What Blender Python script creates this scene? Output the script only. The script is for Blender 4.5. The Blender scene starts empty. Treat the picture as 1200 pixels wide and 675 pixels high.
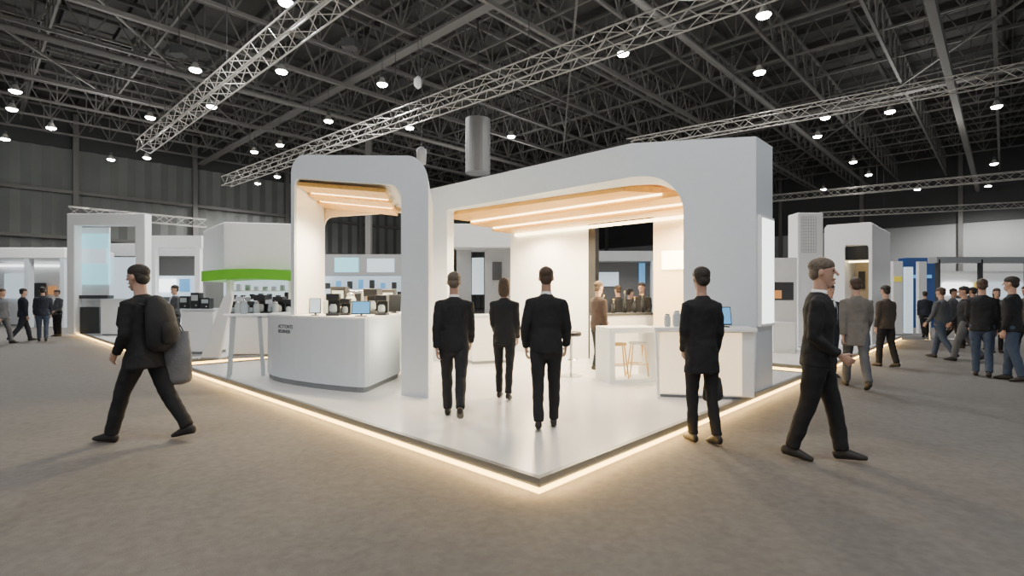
import bpy, math, random
from mathutils import Vector, Matrix
random.seed(7)
C = bpy.context.scene.collection
F = 609.0; HY = 346.0; CH = 1.5
def W(px, Y, Z=0.0): return Vector(((px-600)/F*Y, Y, Z))
PZ = 0.12
R_ = math.radians
BA = math.atan2(.726, .688)
BF = Matrix.Translation((.205, 3.9, 0)) @ Matrix.Rotation(BA, 4, 'Z')
def B(r, l, z=0): return BF @ Vector((r, l, z))
RV = Vector((.688,.726,0)); LV = Vector((-.726,.688,0))

# ---------------------------------------------------------------- materials
def mat(name, col, rough=.5, metal=0, emit=0, ecol=None, var=0, scale=8, bump=0, bscale=None, stretch=None):
    m = bpy.data.materials.new(name); m.use_nodes = True
    nt = m.node_tree; b = nt.nodes['Principled BSDF']
    b.inputs['Base Color'].default_value = (*col, 1)
    b.inputs['Roughness'].default_value = rough; b.inputs['Metallic'].default_value = metal
    if emit:
        b.inputs['Emission Color'].default_value = (*(ecol or col), 1); b.inputs['Emission Strength'].default_value = emit
    tc = nt.nodes.new('ShaderNodeTexCoord'); mp = nt.nodes.new('ShaderNodeMapping')
    nt.links.new(tc.outputs['Object'], mp.inputs[0])
    if stretch: mp.inputs['Scale'].default_value = stretch
    if not var and not emit: var = .012
    if var:
        n = nt.nodes.new('ShaderNodeTexNoise'); n.inputs['Scale'].default_value = scale; n.inputs['Detail'].default_value = 6
        nt.links.new(mp.outputs[0], n.inputs['Vector'])
        r = nt.nodes.new('ShaderNodeValToRGB')
        r.color_ramp.elements[0].position = .3; r.color_ramp.elements[1].position = .7
        r.color_ramp.elements[0].color = (*[c*(1-var) for c in col], 1)
        r.color_ramp.elements[1].color = (*[min(1, c*(1+var)) for c in col], 1)
        nt.links.new(n.outputs['Fac'], r.inputs[0]); nt.links.new(r.outputs[0], b.inputs['Base Color'])
    if bump:
        n2 = nt.nodes.new('ShaderNodeTexNoise'); n2.inputs['Scale'].default_value = bscale or scale*4; n2.inputs['Detail'].default_value = 4
        nt.links.new(mp.outputs[0], n2.inputs['Vector'])
        bp = nt.nodes.new('ShaderNodeBump'); bp.inputs['Strength'].default_value = bump; bp.inputs['Distance'].default_value = .02
        nt.links.new(n2.outputs['Fac'], bp.inputs['Height']); nt.links.new(bp.outputs[0], b.inputs['Normal'])
    return m
M = {}
M['carpet'] = mat('carpet', (.136,.129,.121), .95, var=.13, scale=16, bump=.4, bscale=140)
M['white'] = mat('white_laminate', (.88,.885,.88), .35)
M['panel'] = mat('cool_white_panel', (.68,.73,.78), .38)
M['floorw'] = mat('white_floor', (.80,.785,.77), .22, var=.02, scale=.8)
M['wood'] = mat('warm_wood', (.80,.43,.08), .4, var=.14, scale=3, stretch=(6,.6,6))
M['palewood'] = mat('pale_wood', (.88,.58,.18), .45, var=.08, scale=3, stretch=(6,.8,6))
M['trim'] = mat('grey_edge', (.20,.22,.235), .35, metal=.3)
M['plinth'] = mat('plinth_grey', (.22,.23,.24), .5)
M['led'] = mat('warm_led', (1,.8,.5), .5, emit=8.5, ecol=(1,.62,.17))
M['ledw'] = mat('soft_led', (1,.93,.8), .5, emit=9, ecol=(1,.80,.42))
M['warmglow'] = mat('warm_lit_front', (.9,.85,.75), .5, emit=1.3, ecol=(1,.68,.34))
M['lamp'] = mat('lamp_lens', (1,1,1), .3, emit=80, ecol=(1,.97,.9))
M['glow'] = mat('lit_panel', (1,1,1), .5, emit=2.6, ecol=(.95,.98,1))
M['black'] = mat('black_plastic', (.012,.012,.014), .4)
M['dark'] = mat('dark_grey', (.05,.052,.055), .6)
M['steel'] = mat('roof_steel', (.155,.15,.142), .6, metal=.1)
M['alu'] = mat('aluminium', (.50,.485,.45), .4, metal=.4)
M['chrome'] = mat('chrome', (.7,.7,.7), .2, metal=.9)
M['wallg'] = mat('corrugated_wall', (.17,.18,.17), .7, var=.08, scale=.5)
M['wallr'] = mat('pale_wall', (.36,.37,.37), .8, var=.04, scale=.4)
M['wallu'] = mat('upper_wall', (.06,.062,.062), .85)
M['grey'] = mat('mid_grey', (.36,.37,.38), .5)
M['dgrey'] = mat('duct_grey', (.13,.13,.13), .5)
M['glass'] = mat('tinted_glass', (.02,.022,.025), .1)
M['clear'] = mat('pale_glass', (.45,.5,.52), .12)
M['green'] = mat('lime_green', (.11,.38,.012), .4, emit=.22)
M['teal'] = mat('teal_screen', (.25,.55,.62), .3, emit=1.4)
M['blue'] = mat('blue_screen', (.10,.30,.55), .3, emit=1.0)
M['skyblue'] = mat('pale_screen', (.55,.65,.72), .3, emit=.9)
M['navy'] = mat('blue_sign', (.02,.06,.20), .4, emit=.1)
M['orange'] = mat('orange_screen', (.6,.25,.08), .3, emit=.7)
M['yellow'] = mat('yellow_sign', (.75,.60,.05), .4, emit=.4)
M['brass'] = mat('gold_metal', (.62,.42,.14), .35, metal=.6)
M['beige'] = mat('warm_beige_wall', (.86,.68,.45), .5)
M['bagg'] = mat('grey_bag', (.15,.15,.155), .7, var=.15, bump=.3)
M['leather'] = mat('black_leather', (.02,.02,.022), .45)
M['ink'] = mat('grey_ink', (.09,.095,.105), .5)
M['eye'] = mat('eye_dark', (.03,.02,.015), .2)
M['lip'] = mat('lip', (.42,.18,.14), .5)
def cloth(n, c): return mat(n, c, .85, var=.15, scale=6, bump=.35, bscale=14)
M['suit'] = cloth('black_suit', (.007,.007,.009)); M['suit2'] = cloth('charcoal_cloth', (.012,.0125,.015))
M['navyc'] = cloth('navy_cloth', (.012,.015,.026)); M['brownc'] = cloth('brown_cloth', (.055,.042,.033))
M['taupe'] = cloth('taupe_cloth', (.15,.135,.12)); M['jeans'] = cloth('blue_denim', (.04,.06,.10))
M['shirt'] = cloth('white_shirt', (.75,.75,.76)); M['greyc'] = cloth('grey_cloth', (.08,.085,.095))
M['maroon'] = cloth('dark_brown_cloth', (.035,.020,.016))
M['skin'] = mat('skin', (.47,.28,.20), .5, var=.06, scale=12)
M['hair_d'] = mat('dark_hair', (.02,.014,.01), .6, var=.3, scale=40, bump=.6, bscale=90)
M['hair_g'] = mat('grey_hair', (.11,.085,.062), .6, var=.3, scale=40, bump=.6, bscale=90)
M['hair_b'] = mat('brown_hair', (.06,.035,.02), .6, var=.3, scale=40, bump=.6, bscale=90)
M['shoe'] = mat('shoe_leather', (.014,.012,.011), .6)

# ---------------------------------------------------------------- mesh builder
class MB:
    def __init__(s): s.v = []; s.f = []
    def add(s, vs, fs):
        o = len(s.v); s.v += [Vector(v) for v in vs]; s.f += [tuple(o+i for i in f) for f in fs]; return s
    def box(s, x0, x1, y0, y1, z0, z1):
        v = [(x,y,z) for z in (z0,z1) for y in (y0,y1) for x in (x0,x1)]
        return s.add(v, [(0,2,3,1),(4,5,7,6),(0,1,5,4),(2,6,7,3),(0,4,6,2),(1,3,7,5)])
    def prism(s, poly, z0, z1):
        a = sum(poly[i][0]*poly[(i+1)%len(poly)][1]-poly[(i+1)%len(poly)][0]*poly[i][1] for i in range(len(poly)))
        if a < 0: poly = poly[::-1]
        n = len(poly)
        return s.add([(p[0],p[1],z0) for p in poly]+[(p[0],p[1],z1) for p in poly],
            [tuple(range(n))[::-1], tuple(range(n,2*n))]+[(i,(i+1)%n,n+(i+1)%n,n+i) for i in range(n)])
    def ext(s, pts, d):
        n = len(pts); d = Vector(d)
        pts = [Vector(p) for p in pts]
        nn = Vector((0,0,0))
        for i in range(n): nn += pts[i].cross(pts[(i+1)%n])
        if nn.dot(d) < 0: pts = pts[::-1]
        return s.add(pts+[p+d for p in pts], [tuple(range(n))[::-1], tuple(range(n,2*n))]+[(i,(i+1)%n,n+(i+1)%n,n+i) for i in range(n)])
    def loft(s, pts, rad, side=(1,0,0), n=14, cap=(True,True), clamp=None):
        pts = [Vector(p) for p in pts]; side = Vector(side)
        m = len(pts)
        T = [((pts[min(i+1,m-1)]-pts[max(i-1,0)]).normalized()) for i in range(m)]
        st = []
        def rr(r): return (r, r) if not isinstance(r, tuple) else r
        if cap[0]:
            a, b = rr(rad[0]); c = min(a,b)
            st += [(pts[0]-T[0]*c*.87, a*.5, b*.5, T[0]), (pts[0]-T[0]*c*.5, a*.87, b*.87, T[0])]
        for p, r, t in zip(pts, rad, T): a, b = rr(r); st.append((p, a, b, t))
        if cap[1]:
            a, b = rr(rad[-1]); c = min(a,b)
            st += [(pts[-1]+T[-1]*c*.5, a*.87, b*.87, T[-1]), (pts[-1]+T[-1]*c*.87, a*.5, b*.5, T[-1])]
        vs = []
        for p, a, b, t in st:
            u = side - t*side.dot(t)
            if u.length < 1e-4: u = Vector((0,1,0)) - t*t.y
            u.normalize(); v = t.cross(u)
            for k in range(n):
                an = 2*math.pi*k/n; vs.append(p+u*a*math.cos(an)+v*b*math.sin(an))
        if clamp: vs = [clamp(v) for v in vs]
        q = len(st); fs = [tuple(range(n))[::-1], tuple(range((q-1)*n, q*n))]
        for i in range(q-1):
            for k in range(n): fs.append((i*n+k, i*n+(k+1)%n, (i+1)*n+(k+1)%n, (i+1)*n+k))
        return s.add(vs, fs)
    def tube(s, p, q, r, r2=None, n=8): return s.loft([p,q], [r, r if r2 is None else r2], n=n, cap=(False,False))
    def bar(s, p, q, w, h):
        p, q = Vector(p), Vector(q); t = (q-p).normalized(); up = Vector((0,0,1))
        u = t.cross(up)
        if u.length < 1e-3: u = Vector((1,0,0))
        u.normalize(); v = u.cross(t)
        vs = [c+u*a*w/2+v*b*h/2 for c in (p,q) for a,b in ((-1,-1),(1,-1),(1,1),(-1,1))]
        return s.add(vs, [(0,3,2,1),(4,5,6,7),(0,1,5,4),(1,2,6,5),(2,3,7,6),(3,0,4,7)])
    def ball(s, c, rx, ry, rz, n=14, m=8, rot=None):
        vs = []; c = Vector(c)
        for i in range(1, m):
            a = math.pi*i/m
            for k in range(n):
                b = 2*math.pi*k/n; v = Vector((rx*math.sin(a)*math.cos(b), ry*math.sin(a)*math.sin(b), -rz*math.cos(a)))
                if rot: v = rot @ v
                vs.append(c+v)
        z = Vector((0,0,rz)); z = rot @ z if rot else z
        vs += [c-z, c+z]; q = (m-1)*n; fs = []
        for k in range(n):
            fs.append((q, (k+1)%n, k)); fs.append((q+1, (m-2)*n+k, (m-2)*n+(k+1)%n))
            for i in range(m-2): fs.append((i*n+k, i*n+(k+1)%n, (i+1)*n+(k+1)%n, (i+1)*n+k))
        return s.add(vs, fs)
    def lathe(s, prof, c=(0,0,0), n=20):
        c = Vector(c); vs = []; fs = []
        for r, z in prof:
            for k in range(n):
                a = 2*math.pi*k/n; vs.append(c+Vector((r*math.cos(a), r*math.sin(a), z)))
        m = len(prof)
        for i in range(m-1):
            for k in range(n): fs.append((i*n+k, i*n+(k+1)%n, (i+1)*n+(k+1)%n, (i+1)*n+k))
        fs += [tuple(range(n))[::-1], tuple(range((m-1)*n, m*n))]
        return s.add(vs, fs)
PM = {}
def tag(o, label=None, cat=None, group=None, kind=None):
    if label: o['label'] = label
    if cat: o['category'] = cat
    if group: o['group'] = group
    if kind: o['kind'] = kind
    return o
def thing(name, label, cat, loc=(0,0,0), rz=0, group=None):
    o = bpy.data.objects.new(name, None); C.objects.link(o); o.empty_display_size = .2
    o.location = loc; o.rotation_euler = (0,0,rz)
    PM[o.name] = Matrix.Translation(Vector(loc)) @ Matrix.Rotation(rz, 4, 'Z')
    return tag(o, label, cat, group)
def obj(name, mb, m, parent=None, xf=None, world=False, bevel=0, smooth=False):
    me = bpy.data.meshes.new(name); me.from_pydata([tuple(v) for v in mb.v], [], mb.f)
    o = bpy.data.objects.new(name, me); C.objects.link(o); me.materials.append(M[m] if isinstance(m, str) else m)
    if xf: me.transform(xf)
    if parent:
        if xf or world: me.transform(PM[parent.name].inverted())
        o.parent = parent; PM[o.name] = PM[parent.name]
    else:
        xs = [v.co for v in me.vertices]
        c = Vector(((min(v.x for v in xs)+max(v.x for v in xs))/2, (min(v.y for v in xs)+max(v.y for v in xs))/2, min(v.z for v in xs)))
        me.transform(Matrix.Translation(-c)); o.location = c; PM[o.name] = Matrix.Translation(c)
    me.update()
    if smooth:
        for p in me.polygons: p.use_smooth = True
    if bevel:
        b = o.modifiers.new('bevel', 'BEVEL'); b.width = bevel; b.segments = 2; b.limit_method = 'ANGLE'
    return o
def copy_tree(o, parent=None):
    c = o.copy(); C.objects.link(c)
    if parent: c.parent = parent
    for ch in list(o.children): copy_tree(ch, c)
    return c
def light(kind, loc, power, col=(1,1,1), size=.2, sy=None, rot=(0,0,0), angle=None):
    d = bpy.data.lights.new('lamp', kind); d.energy = power; d.color = col
    if kind == 'AREA':
        d.size = size
        if sy: d.shape = 'RECTANGLE'; d.size_y = sy
    else: d.shadow_soft_size = size
    if angle: d.spot_size = angle; d.spot_blend = .6
    o = bpy.data.objects.new('scene_light', d); C.objects.link(o); o.location = loc; o.rotation_euler = rot
    return o

# ---------------------------------------------------------------- setting
tag(obj('floor', MB().box(-60,70,-14,95,-.1,0), 'carpet'), kind='structure')
cm = MB().box(-32,56,-30,43,14,14.2)
for i in range(44): cm.box(-32+i*2, -31.9+i*2, -30, 42, 13.7, 14)
for i in range(30): cm.box(-32, 55, -29+i*2.4, -28.85+i*2.4, 13.55, 13.7)
tag(obj('ceiling', cm, mat('roof_underside', (.065,.065,.063), .9), xf=BF), kind='structure')
def corr(x0, x1, y, z0, z1, step=.5):
    mb = MB(); n = int((x1-x0)/step); vs = []
    for i in range(n+1):
        x = x0+i*step; d = y+(.16 if i%2 else 0)
        for z in (z0,z1): vs.append((x,d,z))
    return mb.add(vs, [(2*i,2*i+1,2*i+3,2*i+2) for i in range(n)])
tag(obj('wall_left', corr(-32, 56, 42.5, 0, 11.2), 'wallg', xf=BF), kind='structure')
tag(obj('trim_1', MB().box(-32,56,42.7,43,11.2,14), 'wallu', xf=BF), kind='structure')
tag(obj('wall_right', MB().box(55,55.4,-30,43,0,7.6), 'wallr', xf=BF), kind='structure')
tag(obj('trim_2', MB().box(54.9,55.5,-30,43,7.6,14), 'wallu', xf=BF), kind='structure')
k = 3
for r in range(-26, 50, 7):
    tag(obj('trim_%d' % k, MB().box(r,r+.3,42.1,42.4,0,13.5), 'steel', xf=BF), kind='structure'); k += 1
for z in (5.2, 8.2):
    tag(obj('trim_%d' % k, MB().box(-32,56,42.2,42.45,z,z+.22), 'steel', xf=BF), kind='structure'); k += 1
for l in range(-28, 42, 7):
    tag(obj('trim_%d' % k, MB().box(54.6,54.9,l,l+.3,0,13.5), 'steel', xf=BF), kind='structure'); k += 1

# roof girders
def girder(axis, c, a0, a1, z0, z1, step, w, label, group, grp_name='roof_truss'):
    def P(a, z): return (a, c, z) if axis == 'r' else (c, a, z)
    p = BF @ Vector(P(a0, z0)); t = thing(grp_name, label, 'roof truss', p, 0, group)
    obj('top_chord', MB().bar(P(a0,z1), P(a1,z1), w, w), 'steel', t, xf=BF)
    obj('bottom_chord', MB().bar(P(a0,z0), P(a1,z0), w, w), 'steel', t, xf=BF)
    mb = MB(); n = int((a1-a0)/step)
    for i in range(n):
        a = a0+i*step; mb.bar(P(a,z0), P(a+step/2,z1), w*.5, w*.5); mb.bar(P(a+step/2,z1), P(a+step,z0), w*.5, w*.5)
        mb.bar(P(a,z0), P(a,z1), w*.45, w*.45)
    obj('webbing', mb, 'steel', t, xf=BF)
for i in range(17):
    girder('r', -12+i*3.25, -30, 54, 11.55, 13.1, 1.6, .11, 'dark steel roof truss running away to the right under the roof deck', 'roof trusses running to the right')
for i in range(24):
    girder('l', -27+i*3.3, -28, 41, 12.2, 13.5, 1.4, .085, 'thin dark roof joist truss running away to the left under the roof deck', 'roof joists running to the left')
tag(obj('roof_beam', MB().box(2,54,-1.08,-.84,9.95,10.3), 'steel', xf=BF), 'heavy dark steel roof beam running away at upper right', 'beam')
for l in (9.5, 19, 28):
    tag(obj('roof_beam', MB().box(-28,54,l,l+.14,10.9,11.05), 'steel', xf=BF), 'long dark steel beam below the roof trusses, %s of three' % {9.5:'nearest',19:'middle',28:'farthest'}[l], 'beam')
for r, lb in ((-9,'left'),(9,'middle'),(28,'right')):
    tag(obj('cable_tray', MB().box(r,r+.4,-20,41,11.22,11.25).box(r,r+.03,-20,41,11.25,11.34).box(r+.37,r+.4,-20,41,11.25,11.34), 'steel', xf=BF), 'dark cable tray hung under the roof, %s of three' % lb, 'cable tray')
for l, lb in ((6,'nearer'),(23,'farther')):
    mb = MB().loft([(-28,l,10.95),(54,l,10.95)], [.13,.13], side=(0,1,0), n=14, cap=(False,False))
    tag(obj('air_duct', mb, 'steel', xf=BF, smooth=True), 'long round grey air duct under the roof, %s one' % lb, 'duct')
for i, (r0, l0, r1, l1) in enumerate(((-14,8,2,30),(4,2,26,20),(-4,14,14,38),(20,-4,44,12),(-22,10,-8,36))):
    tag(obj('brace_pipe', MB().bar((r0,l0,11.44),(r1,l1,11.44),.08,.08), 'steel', xf=BF), 'thin diagonal steel brace under the roof, %s of five' % ('first','second','third','fourth','fifth')[i], 'brace', 'diagonal roof braces')

# lighting trusses
def ltruss(p, q, s, label, hang=3.2, name='lighting_truss'):
    p, q = Vector(p), Vector(q); t = (q-p).normalized(); u = t.cross(Vector((0,0,1))).normalized(); v = Vector((0,0,1)); L = (q-p).length
    th = thing(name, label, 'truss', p)
    off = [u*a*s/2+v*b*s/2 for a,b in ((-1,-1),(1,-1),(1,1),(-1,1))]
    for o in off: obj('chord', MB().tube(p+o, q+o, s*.048, n=6), 'alu', th, world=True)
    mb = MB(); n = int(L/s/1.1); d = L/n
    for i in range(n):
        a = p+t*d*i; b = p+t*d*(i+1)
        for j in range(4):
            o1, o2 = off[j], off[(j+1)%4]
            if i%2: o1, o2 = o2, o1
            mb.tube(a+o1, b+o2, s*.026, n=5)
    obj('bracing', mb, 'alu', th, world=True)
    if hang:
        m = max(2, int(L/6))
        for i in range(m):
            a = p+t*L*(i+.5)/m; obj('hanging_cable', MB().tube(a+v*s*.4, a+v*hang, .012, n=5), 'dark', th, world=True)
def onz(px, py, Z): Y = (Z-CH)*F/(HY-py); return W(px, Y, Z)
def seg(a, b, e0, e1): d = (b-a).normalized(); return a-d*e0, b+d*e1
p, q = seg(onz(385,0,8), onz(168,172,8), 4, 0); ltruss(p, q, .5, 'silver lighting truss at upper left, ending above the left wall')
p, q = seg(onz(850,0,8), onz(265,213,8), 4, 0); ltruss(p, q, .5, 'longest silver lighting truss crossing above the white arches')
p, q = seg(onz(1200,84,8), onz(790,160,8), 5, 2); ltruss(p, q, .42, 'silver lighting truss coming in from the right above the pavilion')
p, q = seg(onz(1200,205,8), onz(910,232,8), 5, 6); ltruss(p, q, .40, 'distant silver lighting truss near the right wall, upper one')
p, q = seg(onz(1200,240,7), onz(1000,250,7), 4, 2); ltruss(p, q, .35, 'distant silver lighting truss just above the pale right wall')

# high bay lamps
def lamp_proto():
    t = thing('high_bay_lamp', 'round high bay lamp hanging lit from the hall roof', 'ceiling lamp', (0,0,0), 0, 'high bay lamps under the roof')
    s_ = .78
    obj('shade', MB().lathe([(r*s_,z*s_) for r,z in [(.09,.34),(.12,.3),(.14,.22),(.27,.04),(.28,0),(.262,0),(.25,.04),(.12,.2),(.02,.21)][::-1]], n=18), 'alu', t, smooth=True)
    obj('housing', MB().lathe([(.1*s_,.34*s_),(.1*s_,.52*s_),(.05*s_,.55*s_)], n=12), 'dark', t)
    obj('lens', MB().lathe([(r*s_,z*s_) for r,z in [(.25,.01),(.22,-.06),(.12,-.10),(.03,-.11)][::-1]], n=16), 'lamp', t, smooth=True)
    obj('rod', MB().tube((0,0,.42),(0,0,3.85),.010,n=5), 'dark', t)
    return t
LP = [(18,107),(6,163),(14,128),(176,138),(172,185),(130,187),(229,82),(248,125),(335,3),(330,84),(328,170),(298,178),(302,215),(325,207),
 (385,142),(448,99),(599,160),(730,63),(890,85),(895,18),(958,160),(967,138),(1168,125),(1165,192),(1158,218),(1018,205),(1000,190),(1043,131),(1105,246),(60,150),(480,150),(900,215),(1075,222),(965,222)]
lp = lamp_proto(); pos = []
for i, (x, y) in enumerate(LP): pos.append(onz(x, y, 9.7))
pos += [Vector(v) for v in ((-6,2,9.7),(0,3,9.7),(6,2,9.7),(-3,-4,9.7),(4,-4,9.7))]  # unseen lamps overhead and behind the camera, added to light the foreground
for i, p in enumerate(pos):
    (lp if i == 0 else copy_tree(lp)).location = p
for i, pw in ((0,2800),(3,2200),(8,1300),(15,1600),(16,1900),(17,1300),(19,1300),(20,2000),(22,2400),(9,1700),(12,4600),(24,4000),(30,2000)):
    light('SPOT', pos[i]-Vector((0,0,.15)), pw, (1,.985,.96), .35, angle=R_(165))
for p in pos[-5:]: light('SPOT', p-Vector((0,0,.15)), 800, (1,.985,.96), .35, angle=R_(165))
for p, pw in (((-9,14,8.6),300),((5,15,8.6),270),((0,32,8.6),560),((20,26,8.6),560),((-20,26,8.6),600)): light('POINT', p, pw, (1,.98,.93), .6)  # added points in mid-air, no fixtures, to brighten the roof
d = thing('hanging_cylinder', 'wide grey cylinder hanging behind the tops of the white arches', 'duct', onz(560,203,6.0))
obj('shell', MB().lathe([(.46,0),(.46,1.98),(.38,2.0)], n=28), 'dgrey', d)
obj('rod', MB().tube((0,0,2.0),(0,0,7.5),.03), 'dark', d)
a = onz(490,97,8.4); d = thing('hanging_speaker', 'small pale pendant unit on a wire right of the big lamp', 'pendant', a)
obj('body', MB().lathe([(.02,-.2),(.13,-.1),(.14,.1),(.03,.22)], n=14), 'white', d, smooth=True); obj('wire', MB().tube((0,0,.2),(0,0,5.1),.01), 'dark', d)
a = onz(494,184,4.6); d = thing('spotlight', 'small grey spotlight hanging behind the left arch top', 'spotlight', a)
obj('body', MB().lathe([(.1,-.15),(.12,.15),(.05,.22)], n=14), 'grey', d, smooth=True); obj('wire', MB().tube((0,0,.2),(0,0,8.9),.01), 'dark', d)
for (x, y) in ((410,52),(210,60)):
    a = onz(x, y, 10.2); d = thing('projector', 'dark projector hung from the roof %s' % ('above the big lamp' if x == 410 else 'beside the upper left truss'), 'projector', a)
    obj('body', MB().box(-.25,.25,-.2,.2,-.15,.15), 'dark', d, bevel=.02); obj('rod', MB().tube((0,0,.15),(0,0,3.3),.02), 'dark', d)

# ---------------------------------------------------------------- platforms
def platform(r0, r1, l0, l1, label):
    t = thing('platform', label, 'platform', B(r0, l0), BA)
    obj('deck', MB().box(r0+.03,r1-.03,l0+.03,l1-.03,.0,PZ), 'floorw', t, xf=BF)
    def ring(a, z0, z1, w):
        return (MB().box(r0+a,r1-a,l0+a,l0+a+w,z0,z1).box(r0+a,r1-a,l1-a-w,l1-a,z0,z1)
                .box(r0+a,r0+a+w,l0+a+w,l1-a-w,z0,z1).box(r1-a-w,r1-a,l0+a+w,l1-a-w,z0,z1))
    obj('edge_trim', ring(0, .055, PZ+.004, .05), 'trim', t, xf=BF)
    obj('light_strip', ring(.012, .002, .05, .015), 'led', t, xf=BF)
platform(0, 7.3, 0, 9.0, 'main white exhibition platform with warm light strip under its edge')
platform(0, 8, 10.2, 23.5, 'white platform of the neighbouring stand at the left, glowing edge')
platform(8.3, 19, 0, 9, 'white platform of the neighbouring stand at the right, glowing edge')
LC = (1,.62,.20)
light('AREA', B(3.65,-.03,.10), 58, LC, 7.3, .03, rot=(R_(-40),0,BA))
light('AREA', B(-.03,4.5,.10), 70, LC, .03, 9.0, rot=(0,R_(40),BA))
light('AREA', B(-.03,16.8,.10), 75, LC, .03, 13, rot=(0,R_(40),BA))
light('AREA', B(13.6,-.03,.10), 62, LC, 10.6, .03, rot=(R_(-40),0,BA))

# ---------------------------------------------------------------- main pavilion
pv = thing('pavilion', 'large white pavilion with rounded opening and warm wooden ceiling', 'exhibition stand', B(4.5, 3, PZ), BA)
F2, F1, F0 = Vector((4.78,0.03)), Vector((3.86,1.49)), Vector((3.86,6.4))
B2, B1, B0 = Vector((5.5,0.03)), Vector((4.40,1.75)), Vector((4.02,6.4))
S1 = (F2-F1).length; S2 = S1+(F1-F0).length
def fr(s, back):
    a, b, c = (B2,B1,B0) if back else (F2,F1,F0)
    return a.lerp(b, s/S1) if s <= S1 else b.lerp(c, (s-S1)/(S2-S1))
oL, oR, rad, rl_, zt, ZT = S2-.62, .99, .55, .06, 3.26, 3.76
ss = [0, oR] + [oR+rad*(1-math.cos(R_(90)*i/12)) for i in range(1,13)] + [S1] + [oL-rl_*(1-math.cos(R_(90)*i/4)) for i in range(4,0,-1)] + [oL, S2]
ss = sorted(set(round(x,5) for x in ss))
def zlow(s):
    if s <= oR+1e-4 or s >= oL-1e-4: return None
    if s < oR+rad: return zt-rad+math.sqrt(max(0, rad**2-(oR+rad-s)**2))
    if s > oL-rl_: return zt-rl_+math.sqrt(max(0, rl_**2-(s-oL+rl_)**2))
    return zt
mb = MB()
def vq(s, z, back): p = fr(s, back); return (p.x, p.y, z)
for a, b in zip(ss[:-1], ss[1:]):
    if b <= oR+1e-4 or a >= oL-1e-4: za = zb = PZ
    else:
        za = zlow(a) if zlow(a) is not None else (zt-rad if a < 3 else zt-rl_)
        zb = zlow(b) if zlow(b) is not None else zt-rl_
    mb.add([vq(a,za,0), vq(b,zb,0), vq(b,ZT,0), vq(a,ZT,0), vq(a,za,1), vq(b,zb,1), vq(b,ZT,1), vq(a,ZT,1)],
        [(0,3,2,1),(4,5,6,7),(0,1,5,4),(3,7,6,2)]+([(0,4,7,3)] if a == ss[0] else [])+([(1,2,6,5)] if b == ss[-1] else []))
mb.add([vq(oR,PZ,0),vq(oR,PZ,1),vq(oR,zt-rad,1),vq(oR,zt-rad,0)], [(0,1,2,3)])
mb.add([vq(oL,PZ,0),vq(oL,PZ,1),vq(oL,zt-rl_,1),vq(oL,zt-rl_,0)], [(0,3,2,1)])
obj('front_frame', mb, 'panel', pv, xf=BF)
obj('roof', MB().prism([(4.03,6.4),(4.38,1.8),(5.0,.8),(6.5,.8),(6.5,6.4)], 3.46, 3.74), 'white', pv, xf=BF)
obj('ceiling_panel', MB().prism([(4.03,6.38),(4.38,1.8),(5.1,.85),(6.45,.85),(6.45,6.38)], 3.40, 3.46), 'palewood', pv, xf=BF)
for pl_, z0 in (([(4.08,6.36),(4.40,1.95),(4.94,1.6),(4.94,6.36)],3.19),([(5.02,6.36),(5.02,1.3),(5.62,.95),(5.62,6.36)],3.11),([(5.72,6.36),(5.72,.95),(6.3,.95),(6.3,6.36)],3.03)):
    obj('ceiling_plank', MB().prism(pl_, z0, z0+.10), 'wood', pv, xf=BF)
obj('light_strip', MB().box(4.985,5.015,1.6,6.3,3.165,3.195), 'ledw', pv, xf=BF)
obj('light_strip', MB().box(5.685,5.715,1.2,6.3,3.085,3.115), 'ledw', pv, xf=BF)
obj('back_panel', MB().box(6.4,6.5,4.04,6.4,PZ,3.4), 'white', pv, xf=BF)
obj('back_panel', MB().box(6.4,6.5,.9,2.5,PZ,3.4), 'beige', pv, xf=BF)
obj('side_wall', MB().prism([(5.45,.12),(6.5,.8),(6.5,.9),(5.4,.24)], PZ, 3.4), 'white', pv, xf=BF)
obj('black_post', MB().box(6.38,6.52,3.86,4.04,PZ,3.4), 'black', pv, xf=BF)
obj('cove_light', MB().box(6.33,6.38,1.0,6.2,2.95,3.01), 'ledw', pv, xf=BF)
obj('wall_light', MB().box(6.36,6.4,1.2,2.3,2.0,2.35), 'ledw', pv, xf=BF)
lpn = thing('light_box', 'tall white lit panel on the right end wall of the pavilion', 'sign', B(5.13,.0,1.1), BA)
fm = obj('frame', MB().box(4.84,5.42,-.02,.03,1.05,2.65), 'white', lpn, xf=BF); obj('lit_face', MB().box(4.88,5.38,-.03,-.02,1.09,2.61), 'glow', fm, xf=BF)
WC = (1,.80,.50)
for (r, l) in ((4.7,2.6),(4.7,4.8),(5.75,3.4),(5.75,5.2),(5.75,1.7)):
    light('SPOT', B(r,l,2.98), 430, WC, .12, angle=R_(168))  # added spots without fixtures, brighten the pavilion interior
for (r, l) in ((5.2,2.4),(5.2,4.6)): light('POINT', B(r,l,1.6), 34, (1,.80,.42), .2)  # added weak mid-air points, lift the wooden ceiling

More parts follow.
